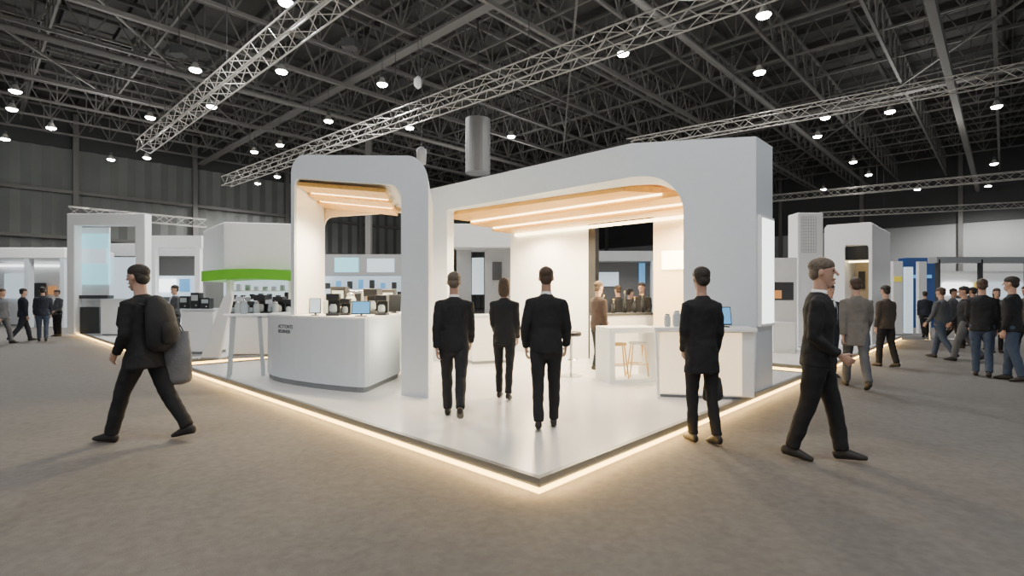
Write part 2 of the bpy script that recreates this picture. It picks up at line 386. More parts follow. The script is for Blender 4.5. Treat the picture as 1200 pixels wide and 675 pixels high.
# ---------------------------------------------------------------- left arch
O = Vector((-1.12,6.96,0)); EX = Vector((-.892,.452,0)); DP = Vector((-.12,.993,0))*2.0
ar = thing('arch', 'freestanding white arch with rounded corner on the left of the platform', 'exhibition stand', (O.x, O.y, PZ))
def ap(s, z, d=0): return O+EX*s+Vector((0,0,z))+DP*d
def arc(cx, cz, r, a0, a1, n=10): return [(cx+r*math.cos(R_(a0+(a1-a0)*i/n)), cz+r*math.sin(R_(a0+(a1-a0)*i/n))) for i in range(n+1)]
prof = [(0,PZ)]+arc(.42,3.0,.42,180,92,14)+arc(2.37,3.41,.26,86,0,10)+[(2.63,1.19),(2.55,1.19)]
prof += [(2.55,3.20),(2.53,3.28),(2.46,3.32)]+arc(.70,2.81,.24,98,180,10)+[(.46,PZ)]
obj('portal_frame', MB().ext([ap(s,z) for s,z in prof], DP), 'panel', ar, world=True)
for j, d0 in enumerate((.05,.36,.67)):
    dz = -.03*j
    obj('ceiling_plank', MB().ext([ap(s,z+dz,d0) for s,z in ((2.52,3.29),(2.52,3.23),(.75,2.96),(.75,3.02))], DP*.27), 'wood', ar, world=True)
    if j: obj('light_strip', MB().ext([ap(s,z+dz,d0-.012) for s,z in ((2.45,3.275),(2.45,3.25),(.8,3.0),(.8,3.025))], DP*.01), 'ledw', ar, world=True)
bk = [(.3,3.2),(.3,2.96),(2.3,3.0)]+arc(2.35,2.80,.20,80,0,6)+[(2.551,1.19),(2.6,1.19),(2.6,3.40)]
obj('back_header', MB().ext([ap(s,z,.96) for s,z in bk], DP*.035), 'beige', ar, world=True)
obj('inner_lining', MB().ext([ap(2.548,1.2,.03),ap(2.535,1.2,.03),ap(2.535,3.20,.03),ap(2.548,3.20,.03)], DP*.92), 'white', ar, world=True)
light('SPOT', ap(1.5,2.9,.35), 430, WC, .12, angle=R_(168)); light('SPOT', ap(1.5,2.9,.8), 280, WC, .12, angle=R_(168)); light('POINT', ap(1.4,1.9,.5), 34, (1,.80,.42), .2)  # added spots and mid-air point, no fixtures, brighten the inside of the arch

# ---------------------------------------------------------------- counters
cn = thing('reception_counter', 'curved white reception counter with small lettering under the left arch', 'counter', W(400,8.4,PZ))
fp = [(313,8.75),(318,8.45),(328,8.2),(345,7.95),(365,7.72),(385,7.55),(405,7.41),(420,7.33),(428,7.32),(433,7.40),(469,8.7),(474,10.2),(352,10.2),(318,9.2)]
poly = [tuple(W(a,b).xy) for a,b in fp]; cen = Vector((sum(p[0] for p in poly)/len(poly), sum(p[1] for p in poly)/len(poly)))
def ins(k): return [(cen.x+(p[0]-cen.x)*k, cen.y+(p[1]-cen.y)*k) for p in poly]
obj('plinth', MB().prism(ins(.96), PZ, .20), 'plinth', cn, world=True)
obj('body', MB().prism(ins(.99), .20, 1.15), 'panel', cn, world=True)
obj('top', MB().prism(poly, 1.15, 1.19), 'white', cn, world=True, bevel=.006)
def text(body, loc, size, rot, m, parent=None, name='lettering'):
    cu = bpy.data.curves.new(name, 'FONT'); cu.body = body; cu.size = size; cu.extrude = .001; cu.offset = size*.02; cu.resolution_u = 3
    t = bpy.data.objects.new('tmp', cu); C.objects.link(t)
    dg = bpy.context.evaluated_depsgraph_get(); me = bpy.data.meshes.new_from_object(t.evaluated_get(dg))
    bpy.data.objects.remove(t)
    me.transform(Matrix.Translation(loc) @ Matrix.Rotation(rot, 4, 'Z') @ Matrix.Rotation(R_(90), 4, 'X'))
    if parent: me.transform(PM[parent.name].inverted())
    o = bpy.data.objects.new(name, me); C.objects.link(o); me.materials.clear(); me.materials.append(M[m])
    if parent: o.parent = parent
    return o
pa, pb = Vector(ins(.99)[2]), Vector(ins(.99)[3]); dd = (pb-pa).normalized(); nn = Vector((dd.y,-dd.x))
rt = math.atan2(dd.y, dd.x); bs = pa+nn*.003-dd*.06
text('ACYTONTE', Vector((bs.x,bs.y,.985)), .080, rt, 'ink', cn)
text('BELIBNEER', Vector((bs.x,bs.y,.910)), .074, rt, 'ink', cn)
light('POINT', Vector((-1.62,7.75,.9)), 14, (1,.85,.6), .1)  # added fill point, no lamp here, brightens the counter's right face

rc = thing('bar_counter', 'white counter with glowing front beside the right post of the pavilion', 'counter', W(825,7.1,PZ))
q0, q1 = W(768,7.28), W(881,7.02); e = (q1-q0).normalized(); n_ = Vector((e.y,-e.x,0))
if n_.y > 0: n_ = -n_
def cb(a0, a1, b0, b1, z0, z1):
    return MB().prism([tuple((q0+e*a+n_*b).xy) for a,b in ((a0,b0),(a1,b0),(a1,b1),(a0,b1))], z0, z1)
Lc = (q1-q0).length
obj('plinth', cb(.05,Lc-.05,-.16,.20,PZ,.16), 'plinth', rc, world=True)
bd = obj('body', cb(.02,Lc-.02,-.2,.24,.16,1.02), 'white', rc, world=True, bevel=.008)
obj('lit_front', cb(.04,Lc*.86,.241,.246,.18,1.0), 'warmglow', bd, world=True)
obj('top', cb(-.03,Lc,-.22,.30,1.02,1.07), 'white', rc, world=True, bevel=.008)
obj('end_panel', MB().bar(q0+n_*.34+e*.02+Vector((0,0,PZ)), q0+n_*.27+e*-.01+Vector((0,0,1.02)), .03, .03), 'white', rc, world=True)

# ---------------------------------------------------------------- small things
def tablet(loc, rz, w, h, scr, label, cat='tablet', group=None, name='tablet'):
    t = thing(name, label, cat, loc, rz, group)
    tl = Matrix.Rotation(R_(-14), 4, 'X')
    b = MB().box(-w/2,w/2,-.01,.01,0,h); b.v = [tl @ v + Vector((0,0,.03)) for v in b.v]; c_ = obj('case', b, 'black', t, bevel=.004)
    s = MB().box(-w/2+.012,w/2-.012,-.013,-.0101,.014,h-.014); s.v = [tl @ v + Vector((0,0,.03)) for v in s.v]; obj('screen', s, scr, c_)
    obj('stand', MB().box(-w*.3,w*.3,-.04,.12,0,.012).bar((0,.1,.006),(0,.02+h*.12,.03+h*.5),.03,.012), 'dark', t)
    return t
def device(loc, rz, w, d, h, label, group=None, body='black', front='clear'):
    t = thing('display_device', label, 'device', loc, rz, group)
    b_ = obj('body', MB().box(-w/2,w/2,-d/2,d/2,0,h), body, t, bevel=.012)
    obj('front_panel', MB().box(-w*.38,w*.38,-d/2-.008,-d/2,h*.5,h*.85), front, b_)
    obj('knob', MB().ball((w*.2,-d/2-.01,h*.22),.02,.015,.02,8,6), 'chrome', b_)
    return t
def machine(loc, rz, k, label, group=None, body='black'):
    t = thing('appliance', label, 'appliance', loc, rz, group)
    obj('base', MB().box(-.12*k,.12*k,-.15*k,.12*k,0,.05*k), 'dark', t, bevel=.006)
    obj('column', MB().box(-.11*k,.11*k,.02*k,.12*k,.05*k,.36*k), body, t, bevel=.008)
    obj('head', MB().box(-.12*k,.12*k,-.14*k,.12*k,.29*k,.42*k), body, t, bevel=.012)
    obj('jar', MB().lathe([(.05*k,.05*k),(.075*k,.09*k),(.07*k,.18*k),(.045*k,.22*k)],(0,-.06*k,0),n=12), 'clear', t, smooth=True)
    return t
def jar(loc, k, label, group=None):
    t = thing('glass_jar', label, 'jar', loc, 0, group)
    obj('glass', MB().lathe([(.06*k,0),(.075*k,.04*k),(.075*k,.2*k),(.05*k,.25*k)], n=12), 'clear', t, smooth=True)
    obj('lid', MB().lathe([(.055*k,.25*k),(.055*k,.285*k),(.015*k,.30*k)], n=12), 'chrome', t, smooth=True)
    return t
TZ = 1.19
tablet(W(369,7.95,TZ), R_(15), .17,.24, 'skyblue', 'small tablet standing at left on the curved counter')
tablet(W(423,7.62,TZ), R_(12), .27,.20, 'blue', 'tablet with bright blue picture at the front of the curved counter')
tablet(W(462,8.95,TZ), R_(5), .22,.30, 'glass', 'tall dark screen at the right end of the curved counter')
machine(W(391,7.95,TZ), R_(10), .8, 'leftmost black appliance with glass jar on the curved counter')
machine(W(405,8.1,TZ), R_(5), .62, 'smallest black appliance, just left of the blue tablet on curved counter')
machine(W(448,8.15,TZ), R_(0), .75, 'black appliance with jar right of the blue tablet on curved counter')
machine(W(437,8.7,TZ), R_(-5), 1.0, 'tallest black appliance with glass jar on the curved counter')
device(W(398,9.1,TZ), 0, .26,.2,.46, 'tall boxy device with pale panel at back left of curved counter')
device(W(418,9.3,TZ), 0, .28,.2,.40, 'wide silver device at the back middle of the curved counter', body='chrome', front='glass')
device(W(456,9.6,TZ), 0, .24,.2,.42, 'black device at the back right of the curved counter')
jar(W(384,8.7,TZ), 1, 'pale glass jar with metal lid at the left rear of the curved counter'); jar(W(411,8.8,TZ), 1.2, 'larger glass jar with metal lid in the middle of the curved counter')
tablet(W(850,7.0,1.07), R_(-5), .17,.25, 'blue', 'tablet with blue picture standing on the right bar counter')
tablet(W(842,7.25,1.07), R_(25), .13,.2, 'skyblue', 'small tablet behind the blue one on the right bar counter')
jar(W(782,7.2,1.07), .6, 'small glass jar at the left end of the right bar counter')
jar(W(793,7.2,1.07), .75, 'larger glass jar near the left end of the right bar counter')

ht = thing('high_table', 'white high table with slanted legs left of the curved counter', 'table', W(289,8.95,PZ), R_(25))
obj('tabletop', MB().box(-.36,.34,-.22,.22,1.02,1.06), 'white', ht, bevel=.01)
for sx in (-1,1):
    for y0 in (-.18,.14): obj('leg', MB().ext([(sx*.26-.03,y0,0),(sx*.26+.03,y0,0),(sx*.20+.03,y0,1.02),(sx*.20-.03,y0,1.02)], (0,.04,0)), 'clear', ht)
obj('crossbar', MB().box(-.26,.26,-.02,.02,.3,.34), 'chrome', ht)
jar(W(286,8.95,PZ+1.06), .8, 'small glass jar standing on the white high table')
ct = thing('bar_table', 'white open cube bar table standing inside the pavilion', 'table', W(735,8.5,PZ), R_(12))
w = .43
obj('tabletop', MB().box(-w,w,-.3,.3,.78,.87), 'white', ct, bevel=.01)
for sx in (-1,1): obj('side_panel', MB().box(sx*w-(.09 if sx>0 else 0), sx*w+(.09 if sx<0 else 0), -.3,.3,0,.78), 'white', ct)
obj('base_rail', MB().box(-w+.09,w-.09,-.3,.3,0,.05), 'white', ct)
def stool(loc, label, h=.62, seat='brass', rz=0):
    t = thing('bar_stool', label, 'stool', loc, rz)
    obj('seat', MB().lathe([(.02,h-.04),(.14,h-.04),(.15,h-.01),(.13,h),(.02,h)], n=16), seat, t)
    for sx in (-1,1):
        for sy in (-1,1): obj('leg', MB().tube((sx*.15,sy*.13,0),(sx*.09,sy*.08,h-.04),.012,n=6), 'brass', t)
    obj('footrest', MB().bar((-.14,-.12,.2),(.14,-.12,.2),.014,.014).bar((-.14,.12,.2),(.14,.12,.2),.014,.014).bar((-.14,-.12,.2),(-.14,.12,.2),.014,.014).bar((.14,-.12,.2),(.14,.12,.2),.014,.014), 'brass', t)
stool(W(724,8.42,PZ+.05), 'gold legged stool tucked inside the cube table, left one', .56)
stool(W(747,8.62,PZ+.05), 'gold legged stool with white seat inside the cube table, right one', .56, 'white')
def pstool(loc, label):
    t = thing('bar_stool', label, 'stool', loc)
    obj('base', MB().lathe([(.2,0),(.2,.012),(.03,.03)], n=20), 'chrome', t); obj('pole', MB().tube((0,0,.02),(0,0,.68),.022), 'chrome', t)
    obj('seat', MB().lathe([(.16,.68),(.18,.7),(.18,.74),(.15,.76)], n=18), 'black', t); obj('footrest', MB().lathe([(.11,.28),(.12,.29),(.11,.30)], n=14), 'chrome', t)
pstool(W(669,8.9,PZ), 'black pedestal bar stool right of the central man')
cb_ = thing('low_cabinet', 'white cabinet at the back left inside the pavilion', 'cabinet', W(575,10.7,PZ), R_(20))
obj('body', MB().box(-.45,.45,-.22,.22,.06,.95), 'white', cb_, bevel=.01); obj('plinth', MB().box(-.42,.42,-.2,.2,0,.06), 'plinth', cb_); obj('top', MB().box(-.47,.47,-.24,.24,.95,.99), 'panel', cb_)
bc = thing('back_bar', 'low bar with dark top behind the cube table', 'cabinet', W(730,10.6,PZ), R_(30))
obj('body', MB().box(-.7,.7,-.2,.2,0,.98), 'white', bc, bevel=.01); obj('top', MB().box(-.72,.72,-.22,.22,.98,1.02), 'dark', bc)
for i, x in enumerate((-.5,-.25,.05,.32,.55)):
    p = PM[bc.name] @ Vector((x,0,1.02)); h = (.34,.26,.42,.30,.36)[i]
    t = thing('bottle', 'dark bottle standing on the bar behind the cube table', 'bottle', p, 0, 'bottles on the back bar')
    obj('glass', MB().lathe([(.04,0),(.042,h*.6),(.016,h*.75),(.016,h)], n=10), 'glass', t, smooth=True); obj('cap', MB().lathe([(.019,h),(.019,h+.03)], n=8), 'brass', t)

# ---------------------------------------------------------------- neighbouring stands
def Bx(th, name, m, px0, px1, Y, z0, z1, dep=.3, bevel=0, parent=None):
    a, b = W(px0,Y), W(px1,Y); return obj(name, MB().box(a.x,b.x,Y,Y+dep,z0,z1), m, parent or th, world=True, bevel=bevel)
def zz(py, Y): return CH-(py-HY)/F*Y
def stand(label, px, Y, cat='exhibition stand', name='exhibition_booth', z=0): return thing(name, label, cat, W(px,Y,z))
Y = 18.6; s = stand('slim white open frame stand with teal screen at far left', 124, Y, z=PZ)
Bx(s,'post','white',78,87,Y,PZ,zz(262,Y),.35,.03); Bx(s,'post','white',158,170,Y,PZ,zz(262,Y),.35,.03)
Bx(s,'header','white',78,170,Y,zz(264,Y),zz(250,Y),.35,.03)
Bx(s,'back_wall','skyblue',128,158,Y+.6,PZ,zz(300,Y),.06)
Bx(s,'back_wall','white',87,128,Y+.6,PZ,zz(264,Y),.06)
Bx(s,'screen','teal',90,127,Y+.5,zz(333,Y),zz(272,Y),.06); Bx(s,'screen','skyblue',92,125,Y+.47,zz(308,Y),zz(290,Y),.02)
Bx(s,'shelf','dark',90,126,Y+.2,zz(350,Y),zz(346,Y),.3); Bx(s,'cabinet','dark',94,116,Y+.2,PZ,zz(360,Y),.3)
s = stand('white counter inside the far left portal stand', 138, 17.8, 'counter', 'display_counter', PZ)
Bx(s,'body','white',118,150,17.8,PZ+.05,zz(352,17.8),.6); Bx(s,'plinth','plinth',120,148,17.85,PZ,PZ+.05,.5); Bx(s,'top','panel',117,151,17.75,zz(352,17.8),zz(350,17.8),.7)
ltruss(W(80,19.2,zz(247,19.2)), W(242,22,zz(262,22)), .32, 'small silver truss on top of the far left portal stand', hang=0)
Y = 15.2; s = stand('white box-topped stand with lime green canopy left of the arch', 295, Y, z=PZ)
hb = [tuple(W(238,17.2).xy), tuple(W(262,Y).xy), tuple(W(345,Y+.4).xy), tuple(W(345,17.6).xy)]
obj('header_box', MB().prism(hb, zz(316,Y), zz(260,Y)), 'white', s, world=True, bevel=.03)
for px in (265, 338): Bx(s,'post','white',px,px+5,Y+.4,PZ,zz(316,Y),.2)
n = 16; up_, lo_ = [], []
for i in range(n+1):
    px = 236+110*i/n; c_ = math.sin(math.pi*i/n)
    up_.append(W(px,Y-.1,zz(318-3*c_,Y))); lo_.append(W(px,Y-.1,zz(330-3*c_**.8,Y)))
obj('green_canopy', MB().ext(up_+lo_[::-1], (0,1.2,0)), 'green', s, world=True)
Bx(s,'back_wall','skyblue',262,345,17.3,PZ,zz(315,Y),.1)
for yy in (340,351): Bx(s,'shelf','white',268,340,Y+.9,zz(yy,Y)-.03,zz(yy,Y),.4)
for i in range(14):
    px = 270+i*5.1; h_ = random.uniform(.12,.24); p = W(px,Y+1.1,zz((340,351)[i%2],Y))
    tag(obj('display_box', MB().box(p.x-.06,p.x+.06,p.y-.06,p.y+.06,p.z,p.z+h_), ('clear','black','chrome','dark')[i%4], bevel=.01), 'small product on the shelves below the green canopy', 'box', 'products below the green canopy')
Y = 19.5; s = stand('pale glass-walled stand between the portal and box-topped stands', 205, Y, z=PZ)
Bx(s,'wall','skyblue',176,236,Y+1,PZ,zz(322,Y),.1); Bx(s,'header','white',176,236,Y,zz(290,Y),zz(276,Y),.8); Bx(s,'post','white',177,182,Y,PZ,zz(290,Y),.2); Bx(s,'post','white',228,234,Y,PZ,zz(290,Y),.2); Bx(s,'shelf','dark',184,226,Y+.5,zz(354,Y),zz(348,Y),.3); Bx(s,'screen','glow',186,205,Y+.9,zz(342,Y),zz(326,Y),.05); Bx(s,'screen','blue',210,222,Y+.9,zz(342,Y),zz(326,Y),.05)
Y = 24; s = stand('low white stand with wide flat header at far left edge', 35, Y)
Bx(s,'header','white',-60,76,Y,zz(303,Y),zz(290,Y),3,.04); Bx(s,'back_wall','white',-60,76,Y+2.8,0,zz(303,Y),.1)
for px in (-20,28,70): Bx(s,'post','panel',px,px+5,Y,0,zz(303,Y),.3)
Bx(s,'screen','skyblue',5,28,Y+2.6,zz(350,Y),zz(318,Y),.1); Bx(s,'screen','dark',40,52,Y+2.6,zz(350,Y),zz(330,Y),.1); Bx(s,'screen','orange',56,64,Y+2.6,zz(345,Y),zz(334,Y),.1); Bx(s,'counter','white',35,72,Y+1,0,zz(360,Y),.8); Bx(s,'light_strip','glow',-60,76,Y+2.6,zz(309,Y),zz(306,Y),.05)
Y = 28; s = stand('broad pale stand roof behind the far left stands', 140, Y)
Bx(s,'header','grey',80,240,Y,zz(300,Y),zz(285,Y),2); Bx(s,'back_wall','wallr',80,240,Y+1.8,0,zz(300,Y),.1); Bx(s,'post','white',100,104,Y,0,zz(300,Y),.3)
s = stand('white counter near the walking man at left', 231, 12.1, 'counter', 'display_counter', PZ)
Bx(s,'body','white',212,250,12.1,PZ+.06,zz(364,12.1),.7,.02); Bx(s,'plinth','plinth',214,248,12.15,PZ,PZ+.06,.6); Bx(s,'top','panel',211,251,12.05,zz(364,12.1),zz(362,12.1),.8)
s = thing('sail_panel', 'slanted white sail-shaped display panel behind the high table', 'display panel', W(252,11.2,PZ)); Y = 11.2
obj('panel', MB().ext([W(234,Y,PZ),W(256,Y,PZ),W(272,Y,zz(350,Y)),W(271,Y,zz(342,Y)),W(262,Y,zz(347,Y))],(0,.08,0)), 'white', s, world=True, bevel=.01)
obj('foot', MB().ext([W(232,Y,PZ),W(258,Y,PZ),W(258,Y,PZ+.03),W(232,Y,PZ+.03)],(0,.3,0)), 'panel', s, world=True)
s = stand('long white display counter with black devices behind the high table', 300, 11.6, 'counter', 'display_counter', PZ)
Bx(s,'body','white',268,346,11.6,PZ+.06,1.03,.7,.02); Bx(s,'plinth','plinth',270,344,11.65,PZ,PZ+.06,.6); Bx(s,'top','panel',267,347,11.55,1.03,1.07,.8)
ORD = ('first','second','third','fourth','fifth','sixth','seventh')
for i, (px, k_, bm) in enumerate(((274,.7,'black'),(285,.95,'chrome'),(296,.7,'black'),(307,1.05,'black'),(318,.8,'chrome'),(328,.95,'black'),(339,.8,'black'))):
    machine(W(px,11.9,1.07), 0, k_, '%s appliance on the long counter, %s of seven from the left' % ('silver' if bm == 'chrome' else 'black', ORD[i]), 'appliances on the long counter', bm)
for i, px in enumerate((279,301,323)): jar(W(px,11.7,1.07), 1.0, 'glass jar in front of the appliances on the long counter, %s of three' % ('left','middle','right')[i])
for i, (px, h_) in enumerate(((218,.3),(231,.38),(243,.26))):
    device(W(px,12.35,zz(362,12.1)), 0, .2, .2, h_, ('left','tallest','smallest right')[i]+' black device on the white counter near the walking man', 'devices on the small left counter')
Y = 18.5; s = stand('pale stand with rows of shelves seen through the left arch', 425, Y, z=PZ)
Bx(s,'header','grey',372,500,Y,zz(322,Y),zz(298,Y),1.4); Bx(s,'back_wall','skyblue',372,500,Y+1.3,PZ,zz(322,Y),.1)
for yy in (338,352,366): Bx(s,'shelf','white',380,490,Y+.9,zz(yy,Y)-.03,zz(yy,Y),.4)
Bx(s,'screen','teal',392,420,Y-.03,zz(319,Y),zz(302,Y),.03); Bx(s,'screen','skyblue',430,462,Y-.03,zz(319,Y),zz(303,Y),.03)
for i in range(16):
    px = 384+i*6.5; h_ = random.uniform(.2,.35); p = W(px,Y+1.05,zz((338,352)[i%2],Y))
    tag(obj('display_box', MB().box(p.x-.08,p.x+.08,p.y-.08,p.y+.08,p.z,p.z+h_), ('dark','black','blue','orange')[i%4], bevel=.01), 'small boxed product on the shelves behind the left arch', 'box', 'boxed products behind the left arch')
tag(obj('wall_column', MB().box(W(428,30).x,W(434,30).x,30,30.4,0,11), 'steel'), 'dark steel column seen through the left arch', 'column')
Y = 19; s = stand('white cube-topped stand seen through the left gap of the pavilion', 568, Y)
Bx(s,'header','white',530,640,Y,zz(290,Y),zz(262,Y),2,.04); Bx(s,'wall','grey',568,604,Y+.4,0,zz(290,Y),.2); Bx(s,'screen','dark',577,588,Y+.35,zz(328,Y),zz(306,Y),.05)
Bx(s,'wall','grey',535,552,Y+1,0,zz(290,Y),.2); Bx(s,'post','white',604,612,Y,0,zz(290,Y),.3); Bx(s,'counter','white',530,575,Y-1,0,zz(378,Y),.6); Bx(s,'screen','skyblue',553,567,Y+.9,zz(345,Y),zz(300,Y),.05)
Y = 24; s = stand('grey stand with pale header seen through the dark gap of the pavilion', 728, Y)
Bx(s,'header','grey',675,800,Y,zz(306,Y),zz(294,Y),1.5); Bx(s,'wall','dgrey',680,795,Y+1,0,zz(306,Y),.2); Bx(s,'screen','blue',749,756,Y+.9,zz(334,Y),zz(307,Y),.05); Bx(s,'screen','skyblue',700,725,Y+.9,zz(335,Y),zz(318,Y),.05); Bx(s,'post','white',764,768,Y,0,zz(306,Y),.3)

# right hand stands
Y = 13.8; s = thing('banner_column', 'tall pale square column with a fine grid pattern right of the pavilion', 'sign column', W(950,Y,PZ))
c_ = Bx(s,'column','white',935,965,Y,PZ,zz(249,Y),.5,.03)
gm = MB(); x0, x1 = W(939,Y).x, W(956,Y).x
for i in range(7):
    x = x0+(x1-x0)*i/6; gm.box(x-.003,x+.003,Y-.010,Y-.001,zz(296,Y),zz(254,Y))
for i in range(13):
    z = zz(296,Y)+(zz(254,Y)-zz(296,Y))*i/12; gm.box(x0,x1,Y-.010,Y-.001,z-.003,z+.003)
obj('grid_pattern', gm, 'grey', s, world=True)
s = thing('exhibition_booth', 'white angular block stand with dark window right of the pavilion', 'exhibition stand', W(1000,14.6,PZ))
a0, a1 = W(966,15.4), W(1022,14.6); ev = (a1-a0)
def fa(t, z, o=0): p = a0+ev*t; return Vector((p.x,p.y,z))
yt = lambda py, t: zz(py, a0.y+ev.y*t)
pr = [(0,PZ),(0,yt(268,0)),(.06,yt(264,0)),(.96,yt(260,1)),(1,yt(262,1)),(1,PZ),(.93,PZ),(.93,yt(290,.9)),(.90,yt(287,.9)),(.47,yt(287,.5)),(.44,yt(290,.5)),(.44,PZ)]
obj('front_block', MB().ext([fa(t,z) for t,z in pr], RV*3.2), 'white', s, world=True)
def fq(t0,t1,z0,z1,off,par=None):
    return MB().ext([fa(t0,z0)+RV*off, fa(t1,z0)+RV*off, fa(t1,z1)+RV*off, fa(t0,z1)+RV*off], RV*.06)
obj('dark_window', fq(.44,.93,yt(304,.7),yt(288,.7),.1), 'glass', s, world=True)
obj('back_wall', fq(.44,.93,PZ,yt(304,.7),1.5), 'beige', s, world=True)
obj('poster', fq(.52,.66,yt(338,.7),yt(316,.7),1.4), 'dark', s, world=True)
obj('counter', fq(.50,.86,PZ,yt(374,.7),.3), 'white', s, world=True)
obj('light_strip', fq(.48,.90,yt(307,.7),yt(305,.7),.2), 'ledw', s, world=True)
Y = 12.5; s = stand('white display wall with dark picture just right of the pavilion', 920, Y, z=PZ)
Bx(s,'wall','white',905,934,Y+.6,PZ,zz(300,Y),.2); p_ = Bx(s,'picture','dark',906,930,Y+.57,zz(352,Y),zz(330,Y),.03); Bx(s,'counter','white',906,932,Y,PZ,zz(378,Y),.5); Bx(s,'poster','orange',908,916,Y+.55,zz(350,Y),zz(340,Y),.02,parent=p_)
Y = 20; s = stand('white stand with tall pale banners beyond the white block', 1070, Y)
Bx(s,'banner','white',1047,1058,Y,0,zz(306,Y),.15); Bx(s,'banner','skyblue',1062,1070,Y+.5,0,zz(312,Y),.15); Bx(s,'banner','white',1077,1086,Y+.2,0,zz(306,Y),.15); Bx(s,'sign','yellow',1048,1057,Y-.02,zz(330,Y),zz(324,Y),.02)
Y = 24; s = stand('dark blue sign tower beyond the banners at right', 1077, Y, 'sign', 'sign_tower')
Bx(s,'tower','navy',1064,1096,Y,0,zz(302,Y),.6); Bx(s,'stripe','blue',1068,1092,Y-.02,zz(326,Y),zz(322,Y),.02)
Y = 22; s = stand('wide grey and white stand with thin roof frame at far right', 1150, Y)
Bx(s,'roof_beam','grey',1098,1260,Y,zz(308,Y),zz(301,Y),.5); Bx(s,'back_wall','white',1098,1260,Y+2,0,zz(318,Y),.1)
for px in (1100,1150,1205): Bx(s,'post','dark',px,px+2,Y,0,zz(304,Y),.2)
Bx(s,'screen','glow',1106,1140,Y+1.9,zz(345,Y),zz(330,Y),.05); Bx(s,'screen','skyblue',1158,1200,Y+1.9,zz(350,Y),zz(330,Y),.05); Bx(s,'counter','white',1110,1170,Y+1,0,zz(372,Y),.5); Bx(s,'sign_band','dark',1120,1150,Y+1.85,zz(350,Y),zz(346,Y),.05); Bx(s,'sign','yellow',1142,1150,Y+1.88,zz(338,Y),zz(330,Y),.03)
Y = 34; s = stand('far pale stands along the right wall', 1100, Y)
Bx(s,'wall','wallr',960,1280,Y,0,zz(322,Y),.3); Bx(s,'header','white',1000,1240,Y-.3,zz(330,Y),zz(318,Y),.3)
for i, px in enumerate((1090,1120)):
    p = W(px,17.5,0); t = thing('bar_stool', ('left','right')[i]+' dark stool by the far right stand', 'stool', p)
    obj('seat', MB().lathe([(.17,.7),(.18,.74)], n=12), 'black', t); obj('pole', MB().tube((0,0,0),(0,0,.7),.03), 'chrome', t); obj('base', MB().lathe([(.2,0),(.2,.02)], n=12), 'chrome', t)

